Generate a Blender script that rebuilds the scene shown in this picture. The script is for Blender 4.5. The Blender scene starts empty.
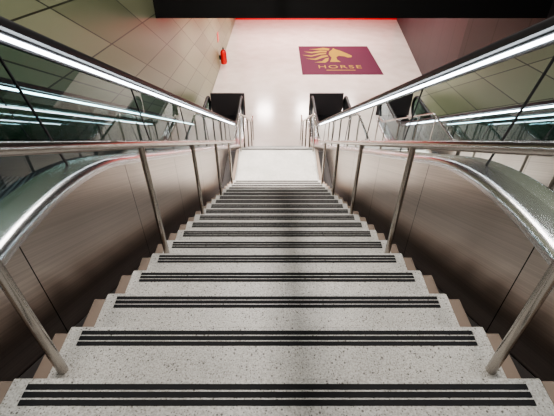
import bpy, math, random
from mathutils import Vector
random.seed(3)
sc=bpy.context.scene
try:
    sc.view_settings.look='AgX - Medium High Contrast'
except Exception: pass
TH=math.radians(38.7)
ZUP=6.74
T,R=0.32,0.177
SL=R/T
N0Y,N0Z=0.666,-1.253

# ---------------- materials ----------------
def mat(name,col,rough=0.5,metal=0.0,spec=0.5):
    m=bpy.data.materials.new(name); m.use_nodes=True
    b=m.node_tree.nodes['Principled BSDF']
    b.inputs['Base Color'].default_value=(*col,1)
    b.inputs['Roughness'].default_value=rough
    b.inputs['Metallic'].default_value=metal
    b.inputs['Specular IOR Level'].default_value=spec
    return m,m.node_tree,b
def N(nt,t,**k):
    n=nt.nodes.new(t)
    for a,v in k.items(): setattr(n,a,v)
    return n
def ramp(nt,stops,interp='LINEAR'):
    r=N(nt,'ShaderNodeValToRGB'); cr=r.color_ramp; cr.interpolation=interp
    while len(cr.elements)<len(stops): cr.elements.new(0.5)
    for e,(p,c) in zip(cr.elements,stops):
        e.position=p; e.color=(*c,1)
    return r
def mathn(nt,op,a,b=None,c=None):
    n=N(nt,'ShaderNodeMath',operation=op)
    for i,v in enumerate((a,b,c)):
        if v is None: continue
        if isinstance(v,(int,float)): n.inputs[i].default_value=v
        else: nt.links.new(v,n.inputs[i])
    return n.outputs[0]
def mixc(nt,f,a,b,mode='MIX'):
    n=N(nt,'ShaderNodeMix',data_type='RGBA',blend_type=mode)
    L=nt.links
    if isinstance(f,(int,float)): n.inputs[0].default_value=f
    else: L.new(f,n.inputs[0])
    for i,v in ((6,a),(7,b)):
        if isinstance(v,tuple): n.inputs[i].default_value=(*v,1)
        else: L.new(v,n.inputs[i])
    return n.outputs[2]

def terrazzo(name,base,dark,rough):
    m,nt,b=mat(name,base,rough)
    tc=N(nt,'ShaderNodeTexCoord')
    def specks(scale,thr,rad):
        v=N(nt,'ShaderNodeTexVoronoi'); v.inputs['Scale'].default_value=scale
        nt.links.new(tc.outputs['Object'],v.inputs['Vector'])
        r=ramp(nt,[(0.0,(1,1,1)),(rad*0.6,(0.9,0.9,0.9)),(rad,(0,0,0))])
        nt.links.new(v.outputs['Distance'],r.inputs[0])
        sep=N(nt,'ShaderNodeSeparateColor'); nt.links.new(v.outputs['Color'],sep.inputs[0])
        sel=mathn(nt,'GREATER_THAN',sep.outputs[0],thr)
        return mathn(nt,'MULTIPLY',r.outputs[0],sel)
    f=specks(120,0.5,0.38); f2=specks(60,0.75,0.30)
    n2=N(nt,'ShaderNodeTexNoise'); n2.inputs['Scale'].default_value=2.2; n2.inputs['Detail'].default_value=6; n2.inputs['Roughness'].default_value=0.65
    nt.links.new(tc.outputs['Object'],n2.inputs['Vector'])
    r2=ramp(nt,[(0.3,tuple(c*0.72 for c in base)),(0.7,base)])
    nt.links.new(n2.outputs[0],r2.inputs[0])
    n3=N(nt,'ShaderNodeTexNoise'); n3.inputs['Scale'].default_value=160; n3.inputs['Detail'].default_value=2
    nt.links.new(tc.outputs['Object'],n3.inputs['Vector'])
    r3=ramp(nt,[(0.38,(0.68,0.67,0.65)),(0.6,(1,1,1))]); nt.links.new(n3.outputs[0],r3.inputs[0])
    c=mixc(nt,1.0,r2.outputs[0],r3.outputs[0],'MULTIPLY')
    c=mixc(nt,f,c,dark); c=mixc(nt,f2,c,tuple(x*0.6 for x in dark))
    nt.links.new(c,b.inputs['Base Color'])
    return m
M_tread=terrazzo('terrazzo_tread',(0.60,0.58,0.54),(0.17,0.155,0.135),0.36)
M_body,nt,b=mat('stone_stringer',(0.20,0.15,0.115),0.6)
M_black,nt,b=mat('black_grit_strip',(0.010,0.010,0.011),0.75,0,0.3)

def brushed(name,col,rough,seam=True,stretch=(2,1.2,60),var=0.25):
    m,nt,b=mat(name,col,rough,1.0)
    tc=N(nt,'ShaderNodeTexCoord'); s=N(nt,'ShaderNodeSeparateXYZ'); nt.links.new(tc.outputs['Object'],s.inputs[0])
    u=mathn(nt,'ADD',s.outputs[2],mathn(nt,'MULTIPLY',s.outputs[1],SL))
    cx=N(nt,'ShaderNodeCombineXYZ')
    nt.links.new(mathn(nt,'MULTIPLY',s.outputs[0],stretch[0]),cx.inputs[0])
    nt.links.new(mathn(nt,'MULTIPLY',s.outputs[1],stretch[1]),cx.inputs[1])
    nt.links.new(mathn(nt,'MULTIPLY',u,stretch[2]),cx.inputs[2])
    n=N(nt,'ShaderNodeTexNoise'); n.inputs['Scale'].default_value=1; n.inputs['Detail'].default_value=3
    nt.links.new(cx.outputs[0],n.inputs['Vector'])
    r=ramp(nt,[(0.3,tuple(c*(1-var) for c in col)),(0.7,tuple(min(1,c*(1+var)) for c in col))])
    nt.links.new(n.outputs[0],r.inputs[0])
    out=r.outputs[0]
    rr=mathn(nt,'MULTIPLY_ADD',n.outputs[0],0.08,rough-0.04)
    nt.links.new(rr,b.inputs['Roughness'])
    if seam:
        y=mathn(nt,'MODULO',mathn(nt,'ADD',s.outputs[1],20.0),1.25)
        f=mathn(nt,'LESS_THAN',y,0.007)
        out=mixc(nt,f,out,(0.02,0.018,0.016))
    nt.links.new(out,b.inputs['Base Color'])
    return m
M_clad=brushed('brushed_steel_cladding',(0.56,0.50,0.465),0.30,True,(2,0.5,110),0.12)
M_deck,_,_=mat('brushed_steel_deck',(0.72,0.71,0.71),0.27,1.0)
M_deck2,_,_=mat('dull_steel',(0.14,0.14,0.15),0.4,1.0)
M_rail,_,_=mat('satin_steel_tube',(0.50,0.47,0.44),0.24,1.0)
M_rubber,_,_=mat('black_rubber',(0.010,0.010,0.012),0.5)
M_dark,_,_=mat('dark_metal',(0.03,0.03,0.032),0.5,0.3)
M_grey,_,_=mat('grey_panel',(0.09,0.08,0.085),0.4,0.3)
M_void,_,_=mat('dark_gap_infill',(0.02,0.017,0.016),0.8)
M_estep,nt,b=mat('escalator_step_metal',(0.04,0.04,0.045),0.45,0.8)

M_glass=bpy.data.materials.new('tinted_glass'); M_glass.use_nodes=True
nt=M_glass.node_tree; nt.nodes.clear()
o=N(nt,'ShaderNodeOutputMaterial'); tr=N(nt,'ShaderNodeBsdfTransparent'); tr.inputs[0].default_value=(0.36,0.52,0.51,1)
gl=N(nt,'ShaderNodeBsdfGlossy'); gl.inputs['Roughness'].default_value=0.015; gl.inputs[0].default_value=(0.9,0.98,1.0,1)
fr=N(nt,'ShaderNodeFresnel'); fr.inputs[0].default_value=1.5
mx=N(nt,'ShaderNodeMixShader')
f=mathn(nt,'MULTIPLY_ADD',fr.outputs[0],1.0,0.06)
nt.links.new(f,mx.inputs[0]); nt.links.new(tr.outputs[0],mx.inputs[1]); nt.links.new(gl.outputs[0],mx.inputs[2]); nt.links.new(mx.outputs[0],o.inputs[0])

def emis(name,col,s):
    m,nt,b=mat(name,col,0.4)
    b.inputs['Emission Color'].default_value=(*col,1); b.inputs['Emission Strength'].default_value=s
    return m
M_led=emis('led_strip',(0.86,0.94,1.0),16.0)
M_lamp=emis('luminaire_panel',(1.0,0.93,0.85),6)
M_red,_,_=mat('red_back_wall',(0.7,0.008,0.015),0.5)

M_floor,nt,b=mat('polished_floor',(0.62,0.52,0.47),0.18)
tc=N(nt,'ShaderNodeTexCoord'); n=N(nt,'ShaderNodeTexNoise'); n.inputs['Scale'].default_value=1.5; n.inputs['Detail'].default_value=6
nt.links.new(tc.outputs['Object'],n.inputs['Vector'])
r=ramp(nt,[(0.3,(0.63,0.53,0.475)),(0.7,(0.72,0.63,0.575))]); nt.links.new(n.outputs[0],r.inputs[0])
nt.links.new(r.outputs[0],b.inputs['Base Color'])
M_top,_,_=mat('upper_floor_stone',(0.25,0.24,0.22),0.4)

M_green,nt,b=mat('green_wall_panels',(0.25,0.28,0.17),0.32)
tc=N(nt,'ShaderNodeTexCoord'); s=N(nt,'ShaderNodeSeparateXYZ'); nt.links.new(tc.outputs['Object'],s.inputs[0])
Y,Z=s.outputs[1],s.outputs[2]
ca,sa=math.cos(math.atan(SL)),math.sin(math.atan(SL))
v=mathn(nt,'ADD',mathn(nt,'MULTIPLY',Y,sa),mathn(nt,'MULTIPLY',Z,ca))
w=mathn(nt,'ADD',mathn(nt,'MULTIPLY',Y,0.06),mathn(nt,'MULTIPLY',Z,1.0))
def seam(x,p,wd):
    return mathn(nt,'LESS_THAN',mathn(nt,'MODULO',mathn(nt,'ADD',x,60.0),p),wd)
sm=mathn(nt,'MAXIMUM',seam(v,0.8,0.018),seam(w,0.8,0.022))
cellv=mathn(nt,'FLOOR',mathn(nt,'DIVIDE',mathn(nt,'ADD',v,60.0),0.8))
cellw=mathn(nt,'FLOOR',mathn(nt,'DIVIDE',mathn(nt,'ADD',w,60.0),0.8))
cx=N(nt,'ShaderNodeCombineXYZ'); nt.links.new(cellv,cx.inputs[0]); nt.links.new(cellw,cx.inputs[1])
wn=N(nt,'ShaderNodeTexWhiteNoise'); nt.links.new(cx.outputs[0],wn.inputs[0])
r=ramp(nt,[(0,(0.15,0.165,0.095)),(0.5,(0.185,0.20,0.12)),(1,(0.24,0.25,0.155))]); nt.links.new(wn.outputs[0],r.inputs[0])
c=mixc(nt,sm,r.outputs[0],(0.02,0.026,0.014)); nt.links.new(c,b.inputs['Base Color'])
M_rwall,nt,b=mat('dark_wall_panels',(0.035,0.028,0.03),0.5)
tc=N(nt,'ShaderNodeTexCoord'); s=N(nt,'ShaderNodeSeparateXYZ'); nt.links.new(tc.outputs['Object'],s.inputs[0])
f=mathn(nt,'LESS_THAN',mathn(nt,'MODULO',mathn(nt,'ADD',s.outputs[1],60.0),1.6),0.05)
nt.links.new(mixc(nt,f,(0.030,0.023,0.026),(0.008,0.006,0.006)),b.inputs['Base Color'])
M_ceil,_,_=mat('black_ceiling',(0.008,0.007,0.007),0.8)
M_maroon,_,_=mat('maroon_carpet',(0.085,0.004,0.026),0.85)
M_gold,_,_=mat('gold_print',(0.36,0.21,0.03),0.7,0,0.2)
M_redp,_,_=mat('red_paint',(0.75,0.012,0.01),0.3)

# ---------------- geometry helpers ----------------
def mesh(name,verts,faces,m,parent=None,smooth=False):
    me=bpy.data.meshes.new(name); me.from_pydata(verts,[],faces); me.validate(); me.update()
    ob=bpy.data.objects.new(name,me); sc.collection.objects.link(ob)
    for mm in (m if isinstance(m,(list,tuple)) else [m]): me.materials.append(mm)
    if smooth:
        for p in me.polygons: p.use_smooth=True
    if parent: ob.parent=parent
    return ob
class B:
    def __init__(s): s.v=[];s.f=[];s.m=[]
    def box(s,x0,x1,y0,y1,z0,z1,mi=0):
        n=len(s.v)
        s.v+=[(x0,y0,z0),(x1,y0,z0),(x1,y1,z0),(x0,y1,z0),(x0,y0,z1),(x1,y0,z1),(x1,y1,z1),(x0,y1,z1)]
        for q in [(0,3,2,1),(4,5,6,7),(0,1,5,4),(1,2,6,5),(2,3,7,6),(3,0,4,7)]:
            s.f.append(tuple(n+i for i in q)); s.m.append(mi)
    def tube(s,pts,r,seg=14,mi=0,cap=True):
        n0=len(s.v); P=[Vector(p) for p in pts]
        for i,p in enumerate(P):
            d=(P[min(i+1,len(P)-1)]-P[max(i-1,0)]).normalized()
            a=Vector((1,0,0)) if abs(d.x)<0.9 else Vector((0,1,0))
            e1=d.cross(a).normalized(); e2=d.cross(e1)
            rr=r[i] if isinstance(r,(list,tuple)) else r
            for k in range(seg):
                t=2*math.pi*k/seg; s.v.append(tuple(p+e1*rr*math.cos(t)+e2*rr*math.sin(t)))
        for i in range(len(P)-1):
            for k in range(seg):
                a=n0+i*seg+k; b=n0+i*seg+(k+1)%seg
                s.f.append((a,b,b+seg,a+seg)); s.m.append(mi)
        if cap:
            s.f.append(tuple(n0+k for k in range(seg))[::-1]); s.m.append(mi)
            s.f.append(tuple(n0+(len(P)-1)*seg+k for k in range(seg))); s.m.append(mi)
    def sweep(s,path,prof,closed=False,mi=0,caps=False):
        n0=len(s.v); k=len(prof)
        for (y,z) in path:
            for (x,dz) in prof: s.v.append((x,y,z+dz))
        for i in range(len(path)-1):
            for j in range(k if closed else k-1):
                a=n0+i*k+j; b=n0+i*k+(j+1)%k
                s.f.append((a,b,b+k,a+k)); s.m.append(mi)
    def obj(s,name,m,parent=None,smooth=False,bevel=0):
        ob=mesh(name,s.v,s.f,m,parent,False)
        for p,i in zip(ob.data.polygons,s.m): p.material_index=i
        if smooth:
            for p in ob.data.polygons: p.use_smooth=True
            try: ob.data.set_sharp_from_angle(angle=math.radians(40))
            except Exception: pass
        if bevel:
            md=ob.modifiers.new('bev','BEVEL'); md.width=bevel; md.segments=2; md.limit_method='ANGLE'
        return ob
def empty(name):
    e=bpy.data.objects.new(name,None); sc.collection.objects.link(e); return e
def bezpath(pts,L):
    out=[pts[0]]
    for i in range(1,len(pts)-1):
        l=L[i-1] if isinstance(L,(list,tuple)) else L
        p=Vector(pts[i]); a=(Vector(pts[i-1])-p).normalized()*l+p; c=(Vector(pts[i+1])-p).normalized()*l+p
        for k in range(13):
            t=k/12; q=a*(1-t)**2+p*2*t*(1-t)+c*t*t; out.append((q.x,q.y))
    out.append(pts[-1]); return out
def dens(path,step=0.5):
    out=[path[0]]
    for a,b in zip(path,path[1:]):
        d=math.hypot(b[0]-a[0],b[1]-a[1]); n=max(1,int(d/step))
        for k in range(1,n+1): out.append((a[0]+(b[0]-a[0])*k/n,a[1]+(b[1]-a[1])*k/n))
    return out
def zat(path,y):
    for a,b in zip(path,path[1:]):
        if a[0]<=y<=b[0]: return a[1]+(b[1]-a[1])*(y-a[0])/max(1e-9,b[0]-a[0])
    return path[-1][1] if y>path[-1][0] else path[0][1]

# ---------------- stairs ----------------
ZL=N0Z-19*R; YL=N0Y+18*T; Y2=7.98; NF2=12; ZF=ZL-NF2*R
W=0.87
stair=empty('staircase')
tr_=B(); st_=B(); body=B()
levels=[]
for i in range(1,19): levels.append((N0Y+(i-1)*T,N0Y+i*T,N0Z-i*R))
for (a,c,z) in levels: tr_.box(-W,W,a-0.02,c,z-0.045,z)
tr_.box(-W,W,YL-0.02,Y2,ZL-0.045,ZL)
lv2=[]
for i in range(1,NF2): lv2.append((Y2+(i-1)*T,Y2+i*T,ZL-i*R))
for (a,c,z) in lv2: tr_.box(-W,W,a-0.02,c,z-0.045,z)
tr_.obj('treads',M_tread,stair,bevel=0.006)
noses=[(N0Y,N0Z)]+[(c,z) for a,c,z in levels]+[(Y2,ZL)]+[(c,z) for a,c,z in lv2]
for (y,z) in noses:
    for k in range(3):
        y1=y-0.022-k*0.0255; st_.box(-0.812,0.812,y1-0.0180,y1,z-0.002,z+0.0022)
st_.obj('anti_slip_strips',M_black,stair)
BW=0.94
prof=[]
for (a,c,z) in levels: prof+=[(a,z-0.03),(c-0.015,z-0.03)]
prof+=[(YL,ZL-0.03),(Y2-0.015,ZL-0.03)]
for (a,c,z) in lv2: prof+=[(a,z-0.03),(c-0.015,z-0.03)]
prof.append((prof[-1][0],ZF))
vs=[];fs=[]
for (y,z) in prof:
    zb=max(z-0.6,ZF-0.02) if z>ZF+0.05 else ZF-0.02
    vs+=[(-BW,y,z),(BW,y,z),(BW,y,zb),(-BW,y,zb)]
for i in range(len(prof)-1):
    a=i*4
    fs+=[(a,a+1,a+5,a+4),(a+1,a+2,a+6,a+5),(a+2,a+3,a+7,a+6),(a+3,a,a+4,a+7)]
mesh('stringer_body',vs,fs,M_body,stair)
g=B()
pth=dens([(N0Y-0.02,N0Z-0.28),(YL,ZL-0.1),(Y2,ZL-0.1),(Y2+NF2*T,ZF-0.05)])
for sgn in (-1,1): g.sweep(pth,[(sgn*0.935,0),(sgn*1.135,0)])
g.obj('side_gutter',M_void,stair)  # near-black sheet filling the gap between stairs and cladding

tf=B(); tf.box(-W,W,-3.0,N0Y,N0Z-0.3,N0Z)
tf.obj('floor_upper',M_tread,bevel=0.006)
fb=B(); fb.box(-1.135,-W-0.001,-3.0,N0Y-0.01,N0Z-0.3,N0Z-0.004); fb.box(W+0.001,1.135,-3.0,N0Y-0.01,N0Z-0.3,N0Z-0.004)
fb.obj('floor_upper_border',M_body)

# ---------------- stair handrails ----------------
RX=0.82; HR=0.857
def handrail(sg):
    e=empty('stair_handrail'); b=B()
    pts=[(-1.0,0),(0.40,-0.03-SL*0.40),0,(Y2,ZL+HR),(Y2+NF2*T-0.1,ZF+R+HR-0.1),(Y2+NF2*T+0.5,ZF+HR+0.02)]
    pts[0]=(-1.0,pts[1][1])
    yk=(-0.03-(ZL+HR))/SL; pts[2]=(yk,ZL+HR)
    pa=bezpath(pts,0.12)
    b.tube([(sg*RX,y,z) for y,z in pa],0.023)
    posts=[(0.79,N0Z-R),(2.08,N0Z-5*R),(3.36,N0Z-9*R),(4.64,N0Z-13*R),(5.92,N0Z-17*R),(Y2-0.15,ZL),(Y2+2.5*T,ZL-3*R),(Y2+6.5*T,ZL-7*R),(Y2+10.5*T,ZL-11*R),(Y2+NF2*T+0.4,ZF)]
    for (y,z) in posts:
        zt=zat(pa,y)
        b.tube([(sg*RX,y,z),(sg*RX,y,zt-0.005)],0.0195)
    b.obj('rail_and_posts',M_rail,e,smooth=True)
    return e
handrail(-1); handrail(1)

# ---------------- escalators ----------------
XG=1.30
deckP=dens(bezpath([(-1.6,-1.15),(1.84,-1.15),(11.75,-6.64),(13.7,-6.64)],0.75),0.3)
hrP=dens(bezpath([(-1.6,-0.22),(1.48,-0.22),(11.55,-5.80),(13.6,-5.80)],[0.30,0.6]),0.3)
def escalator(sg):
    e=empty('escalator')
    X=lambda x: sg*x
    c=B()
    c.sweep(deckP,[(X(1.14),-1.35),(X(1.14),-0.07)])
    c.obj('cladding',M_clad,e,smooth=True)
    c=B()
    c.sweep(deckP,[(X(2.70),-2.2),(X(2.70),-0.05)])
    c.obj('outer_cladding',M_deck2,e,smooth=True)
    d=B()
    sh=[(X(1.14),-0.07)]+[(X(1.19-0.05*math.cos(t)),-0.05+0.05*math.sin(t)) for t in [i*math.pi/2/6 for i in range(7)]]+[(X(1.36),0.0)]
    d.sweep(deckP,sh)
    d.obj('deck_profile',M_deck,e,smooth=True)
    d=B()
    d.sweep(deckP,[(X(1.36),0),(X(1.36),-0.02),(X(1.40),-0.025),(X(1.41),-0.30)])
    d.sweep(deckP,[(X(2.41),-0.30),(X(2.42),-0.025),(X(2.46),-0.02),(X(2.46),0.0),(X(2.66),0.0),(X(2.70),-0.05)])
    d.obj('skirt_profile',M_deck2,e,smooth=True)
    gl=B(); hr=B(); led=B(); se=B(); al=B()
    for xg in (XG,2.52):
        ys=[-1.6+0.1*i for i in range(154)]
        ys=[y for y in ys if y<13.6]+[13.6]+[13.6+0.40*math.sin(math.pi/2*k/10) for k in range(1,11)]
        vs=[]
        for y in ys:
            zb=zat(deckP,y); zt=zat(hrP,y)-0.03
            if y>13.6:
                mid=-6.2; q=math.sqrt(max(0,1-((y-13.6)/0.40)**2))
                zt=mid+0.37*q; zb=mid-0.42*q
            vs.append((y,zb,zt))
        n0=len(gl.v)
        for (y,zb,zt) in vs: gl.v+=[(X(xg),y,zb),(X(xg),y,zt)]
        for i in range(len(vs)-1):
            gl.f.append((n0+2*i,n0+2*i+2,n0+2*i+3,n0+2*i+1)); gl.m.append(0)
        path=list(hrP)+[(13.6+0.42*math.sin(t),-6.2+0.40*math.cos(t)) for t in [math.pi*k/16 for k in range(1,15)]]
        w=0.048
        prf=[(-w,-0.012),(-w*0.95,0.022),(-w*0.6,0.040),(0,0.046),(w*0.6,0.040),(w*0.95,0.022),(w,-0.012),(w*0.5,-0.02),(-w*0.5,-0.02)]
        n0=len(hr.v); k=len(prf)
        for i,p in enumerate(path):
            a=Vector(path[max(i-1,0)]); b_=Vector(path[min(i+1,len(path)-1)]); t=(b_-a).normalized(); nrm=Vector((-t.y,t.x))
            for (dx,dn) in prf: hr.v.append((X(xg)+dx,p[0]+nrm.x*dn,p[1]+nrm.y*dn))
        for i in range(len(path)-1):
            for j in range(k):
                a=n0+i*k+j; b2=n0+i*k+(j+1)%k
                hr.f.append((a,b2,b2+k,a+k)); hr.m.append(0)
        al.sweep(hrP,[(X(xg)-0.02,-0.035),(X(xg)-0.02,-0.02),(X(xg)+0.02,-0.02),(X(xg)+0.02,-0.035)],closed=True)
        al.sweep(hrP,[(X(xg)-0.014,-0.085),(X(xg)-0.014,-0.035),(X(xg)+0.014,-0.035),(X(xg)+0.014,-0.085)],closed=True)
        hp=[p for p in hrP if p[0]<11.0]
        for sd in ((-1,1) if xg==XG else (-sg,)):
            led.sweep(hp,[(X(xg)+sd*0.0145,-0.068),(X(xg)+sd*0.024,-0.064),(X(xg)+sd*0.024,-0.046),(X(xg)+sd*0.0145,-0.042)])
        y=0.3
        while y<13.4:
            zt=zat(hrP,y)-0.08
            h=0.22
            se.v+=[(X(xg)-0.006,y+h,zat(deckP,y+h)),(X(xg)-0.006,y+h+0.008,zat(deckP,y+h+0.008)),(X(xg)-0.006,y+0.008,zt),(X(xg)-0.006,y,zt)]
            se.v+=[(X(xg)+0.006,a,b_) for (_,a,b_) in se.v[-4:]]
            n=len(se.v)-8
            for q in [(0,1,2,3),(7,6,5,4),(0,3,7,4),(1,5,6,2)]: se.f.append(tuple(n+i for i in q)); se.m.append(0)
            y+=1.55
    gl.obj('glass_balustrade',M_glass,e)
    hr.obj('rubber_handrail',M_rubber,e,smooth=True)
    al.obj('handrail_carrier',M_deck2,e)
    led.obj('led_line',M_led,e)
    se.obj('glass_joints',M_dark,e)
    s=B(); L=0.40
    prof=[(-1.6,-1.255),(1.63,-1.255)]
    y=1.63; z=-1.255; bot=-6.73
    while z-L*SL>bot:
        z-=L*SL; prof+=[(y,z),(y+L,z)]; y+=L
    prof+=[(y,bot),(14.2,bot)]
    s.sweep(prof,[(X(1.41),0),(X(2.41),0)])
    s.obj('steps',M_estep,e)
    yl=B()
    for i in range(2,len(prof)-2,2):
        y1=prof[i+1][0]; zz=prof[i+1][1]
        for k in range(24):
            xx=1.43+k*0.0415
            yl.box(min(X(xx),X(xx+0.02)),max(X(xx),X(xx+0.02)),prof[i][0]+0.01,y1-0.004,zz,zz+0.008)
    yl.obj('step_cleats',M_deck2,e)
    b=B(); xa,xb=sorted((X(1.22),X(2.50)))
    b.box(xa,xb,14.16,14.22,ZF,-5.86)
    b.obj('lower_end_panel',M_grey,e,bevel=0.01)
    return e
escalator(-1); escalator(1)

# ---------------- shell ----------------
def boxo(name,x0,x1,y0,y1,z0,z1,m,bevel=0):
    b=B(); b.box(x0,x1,y0,y1,z0,z1); return b.obj(name,m,bevel=bevel)
boxo('floor',-2.9,9.5,8.0,29.2,ZF-0.3,ZF,M_floor)
boxo('wall_left',-3.05,-2.80,-3.2,29.2,ZF-0.3,3.2,M_green)
boxo('wall_back',-3.0,9.5,28.8,29.0,ZF,-2.2,M_red)
mesh('wall_right',[(8.1,28.8,ZF),(6.3,14,ZF),(6.0,-3.2,ZF),(6.0,-3.2,3.2),(6.3,14,3.2),(8.1,28.8,3.2)],[(0,1,4,5),(1,2,3,4)],M_rwall)
boxo('wall_rear',-3.0,6.2,-3.3,-3.05,ZF,3.2,M_rwall)
boxo('beam',-2.8,8,9.85,10.4,-2.27,3.2,M_ceil)
boxo('ceiling',-3.0,6.4,-3.2,9.9,3.2,3.4,M_ceil)
boxo('ceiling_lower',-3.0,9.5,10.4,29,-2.2,-2.0,M_ceil)
boxo('floor_upper_side',2.72,6.0,-3.0,0.6,N0Z-0.3,N0Z,M_top)

# carpet with horse emblem
car=empty('logo_carpet')
cb=B(); cb.box(1.2,5.05,18.5,22.9,ZF+0.001,ZF+0.012)
cb.obj('carpet',M_maroon,car)
cv=bpy.data.curves.new('emblem','CURVE'); cv.dimensions='2D'; cv.fill_mode='BOTH'; cv.extrude=0.002
def spl(pts):
    sp=cv.splines.new('POLY'); sp.points.add(len(pts)-1); sp.use_cyclic_u=True
    for p,(x,y) in zip(sp.points,pts): p.co=(x,y,0,1)
S=lambda L:[(x*2.5,y*2.6) for x,y in L]
spl(S([(0.50,0.05),(0.56,0.30),(0.52,0.50),(0.55,0.68),(0.62,0.80),(0.66,0.92),(0.70,0.83),(0.80,0.74),(0.90,0.58),(1.0,0.42),(0.98,0.33),(0.90,0.31),(0.84,0.38),(0.72,0.42),(0.66,0.34),(0.66,0.18),(0.72,0.04)]))
spl(S([(0.58,0.88),(0.44,0.95),(0.28,0.86),(0.12,0.84),(0.30,0.80),(0.46,0.80),(0.54,0.76)]))
spl(S([(0.50,0.74),(0.36,0.76),(0.18,0.66),(0.0,0.68),(0.16,0.58),(0.36,0.64),(0.49,0.64)]))
spl(S([(0.47,0.60),(0.34,0.58),(0.16,0.44),(-0.04,0.46),(0.14,0.36),(0.32,0.48),(0.47,0.52)]))
spl(S([(0.48,0.46),(0.36,0.42),(0.20,0.24),(0.02,0.24),(0.22,0.16),(0.38,0.30),(0.50,0.38)]))
spl(S([(0.50,0.30),(0.42,0.24),(0.34,0.08),(0.18,0.02),(0.40,0.0),(0.47,0.12)]))
ho=bpy.data.objects.new('horse_emblem',cv); sc.collection.objects.link(ho); cv.materials.append(M_gold)
ho.location=(1.45,20.15,ZF+0.015); ho.parent=car
tx=bpy.data.curves.new('lettering','FONT'); tx.body='HORSE'; tx.size=0.62; tx.extrude=0.002; tx.space_character=1.2; tx.align_x='CENTER'; tx.materials.append(M_gold)
to=bpy.data.objects.new('lettering',tx); sc.collection.objects.link(to); to.location=(3.1,19.35,ZF+0.015); to.parent=car
ho2=B(); ho2.box(2.4,3.8,19.05,19.12,ZF+0.012,ZF+0.016); ho2.obj('underline',M_gold,car)

# fire extinguisher
fe=empty('fire_extinguisher'); b=B()
x,y,z=-2.60,19.6,ZF+0.15
b.tube([(x,y,z),(x,y,z+0.03),(x,y,z+0.55),(x,y,z+0.65),(x,y,z+0.68)],[0.13,0.15,0.15,0.09,0.04],20)
b.obj('cylinder_body',M_redp,fe,smooth=True)
b=B(); b.tube([(x,y,z+0.68),(x,y,z+0.76)],0.035); b.box(x-0.015,x+0.015,y-0.16,y+0.02,z+0.77,z+0.79)
b.tube([(x,y-0.03,z+0.7),(x+0.12,y-0.16,z+0.65),(x+0.16,y-0.16,z+0.3),(x+0.16,y-0.14,z+0.12)],0.014)
b.box(-2.80,x-0.13,y-0.03,y+0.03,z+0.2,z+0.4)
b.obj('valve_hose_bracket',M_rubber,fe)
b=B(); b.box(-2.80,-2.785,19.4,19.8,ZF+1.2,ZF+1.6); b.obj('extinguisher_sign',M_redp)

# unseen bar added over the stair axis to cast the centre shadow
cd=B(); cd.tube([(0.035,-2.5,1.5),(0.035,9.6,1.5)],0.035)
for yy in (-2,1,4,7,9): cd.tube([(0.035,yy,1.5),(0.035,yy,3.2)],0.006)
cd.obj('shadow_bar',M_dark)

# ---------------- lights ----------------
def area(x,y,z,sx,sy,p,col=(1,0.95,0.905),rot=(0,0,0)):
    l=bpy.data.lights.new('lamp','AREA'); l.shape='RECTANGLE'; l.size=sx; l.size_y=sy; l.energy=p; l.color=col
    e=empty('ceiling_light')
    o=bpy.data.objects.new('lamp',l); sc.collection.objects.link(o); o.location=(x,y,z-0.04); o.rotation_euler=rot; o.parent=e
    b=B(); b.box(x-sx/2-0.03,x+sx/2+0.03,y-sy/2-0.03,y+sy/2+0.03,z,z+0.06,0); b.box(x-sx/2,x+sx/2,y-sy/2,y+sy/2,z-0.01,z,1)
    b.obj('housing',[M_dark,M_lamp],e)
area(0,2.2,3.1,0.10,4.0,80)  # narrow lamp pair added over the bar to throw its shadow down the steps
area(0,6.8,3.1,0.10,4.0,175)
area(-0.9,1.2,3.1,0.3,1.6,14)
area(0.9,1.2,3.1,0.3,1.6,14)
area(-0.9,5.0,3.1,0.3,1.6,62)
area(0.9,5.0,3.1,0.3,1.6,62)
def spot(x,y,z,p,ang,tgt):
    l=bpy.data.lights.new('lamp','SPOT'); l.energy=p; l.spot_size=math.radians(ang); l.spot_blend=0.8; l.shadow_soft_size=0.08; l.color=(1,0.93,0.88)
    e=empty('spot_light'); o=bpy.data.objects.new('lamp',l); sc.collection.objects.link(o)
    d=(Vector(tgt)-Vector((x,y,z))).normalized()
    o.location=Vector((x,y,z))+d*0.05; o.rotation_euler=d.to_track_quat('-Z','Y').to_euler(); o.parent=e
    b=B(); b.tube([(x,y,z),(x,y,z+0.1)],[0.09,0.06],20); b.obj('housing',M_dark,e)
spot(0.5,7.0,3.0,4200,30,(0,6.8,ZL)); spot(-0.5,7.0,3.0,4200,30,(0,6.8,ZL))
area(0,13.0,-2.26,2.5,0.8,200,(1,0.91,0.86))
for xx in (-0.8,1.8,4.4): 
    area(xx,18,-2.26,0.9,0.6,205,(1,0.90,0.86)); area(xx,24,-2.26,0.9,0.6,320,(1,0.88,0.84))

w=bpy.data.worlds.new('w'); sc.world=w; w.use_nodes=True
w.node_tree.nodes['Background'].inputs[0].default_value=(0.5,0.5,0.55,1); w.node_tree.nodes['Background'].inputs[1].default_value=0.03

cam=bpy.data.cameras.new('cam'); cam.sensor_width=36; cam.lens=394/554*36; cam.clip_start=0.05
co=bpy.data.objects.new('camera',cam); sc.collection.objects.link(co); co.rotation_euler=(math.pi/2-TH,0,0); sc.camera=co
for o in list(sc.objects):
    if o.parent is None: o.location.z+=ZUP
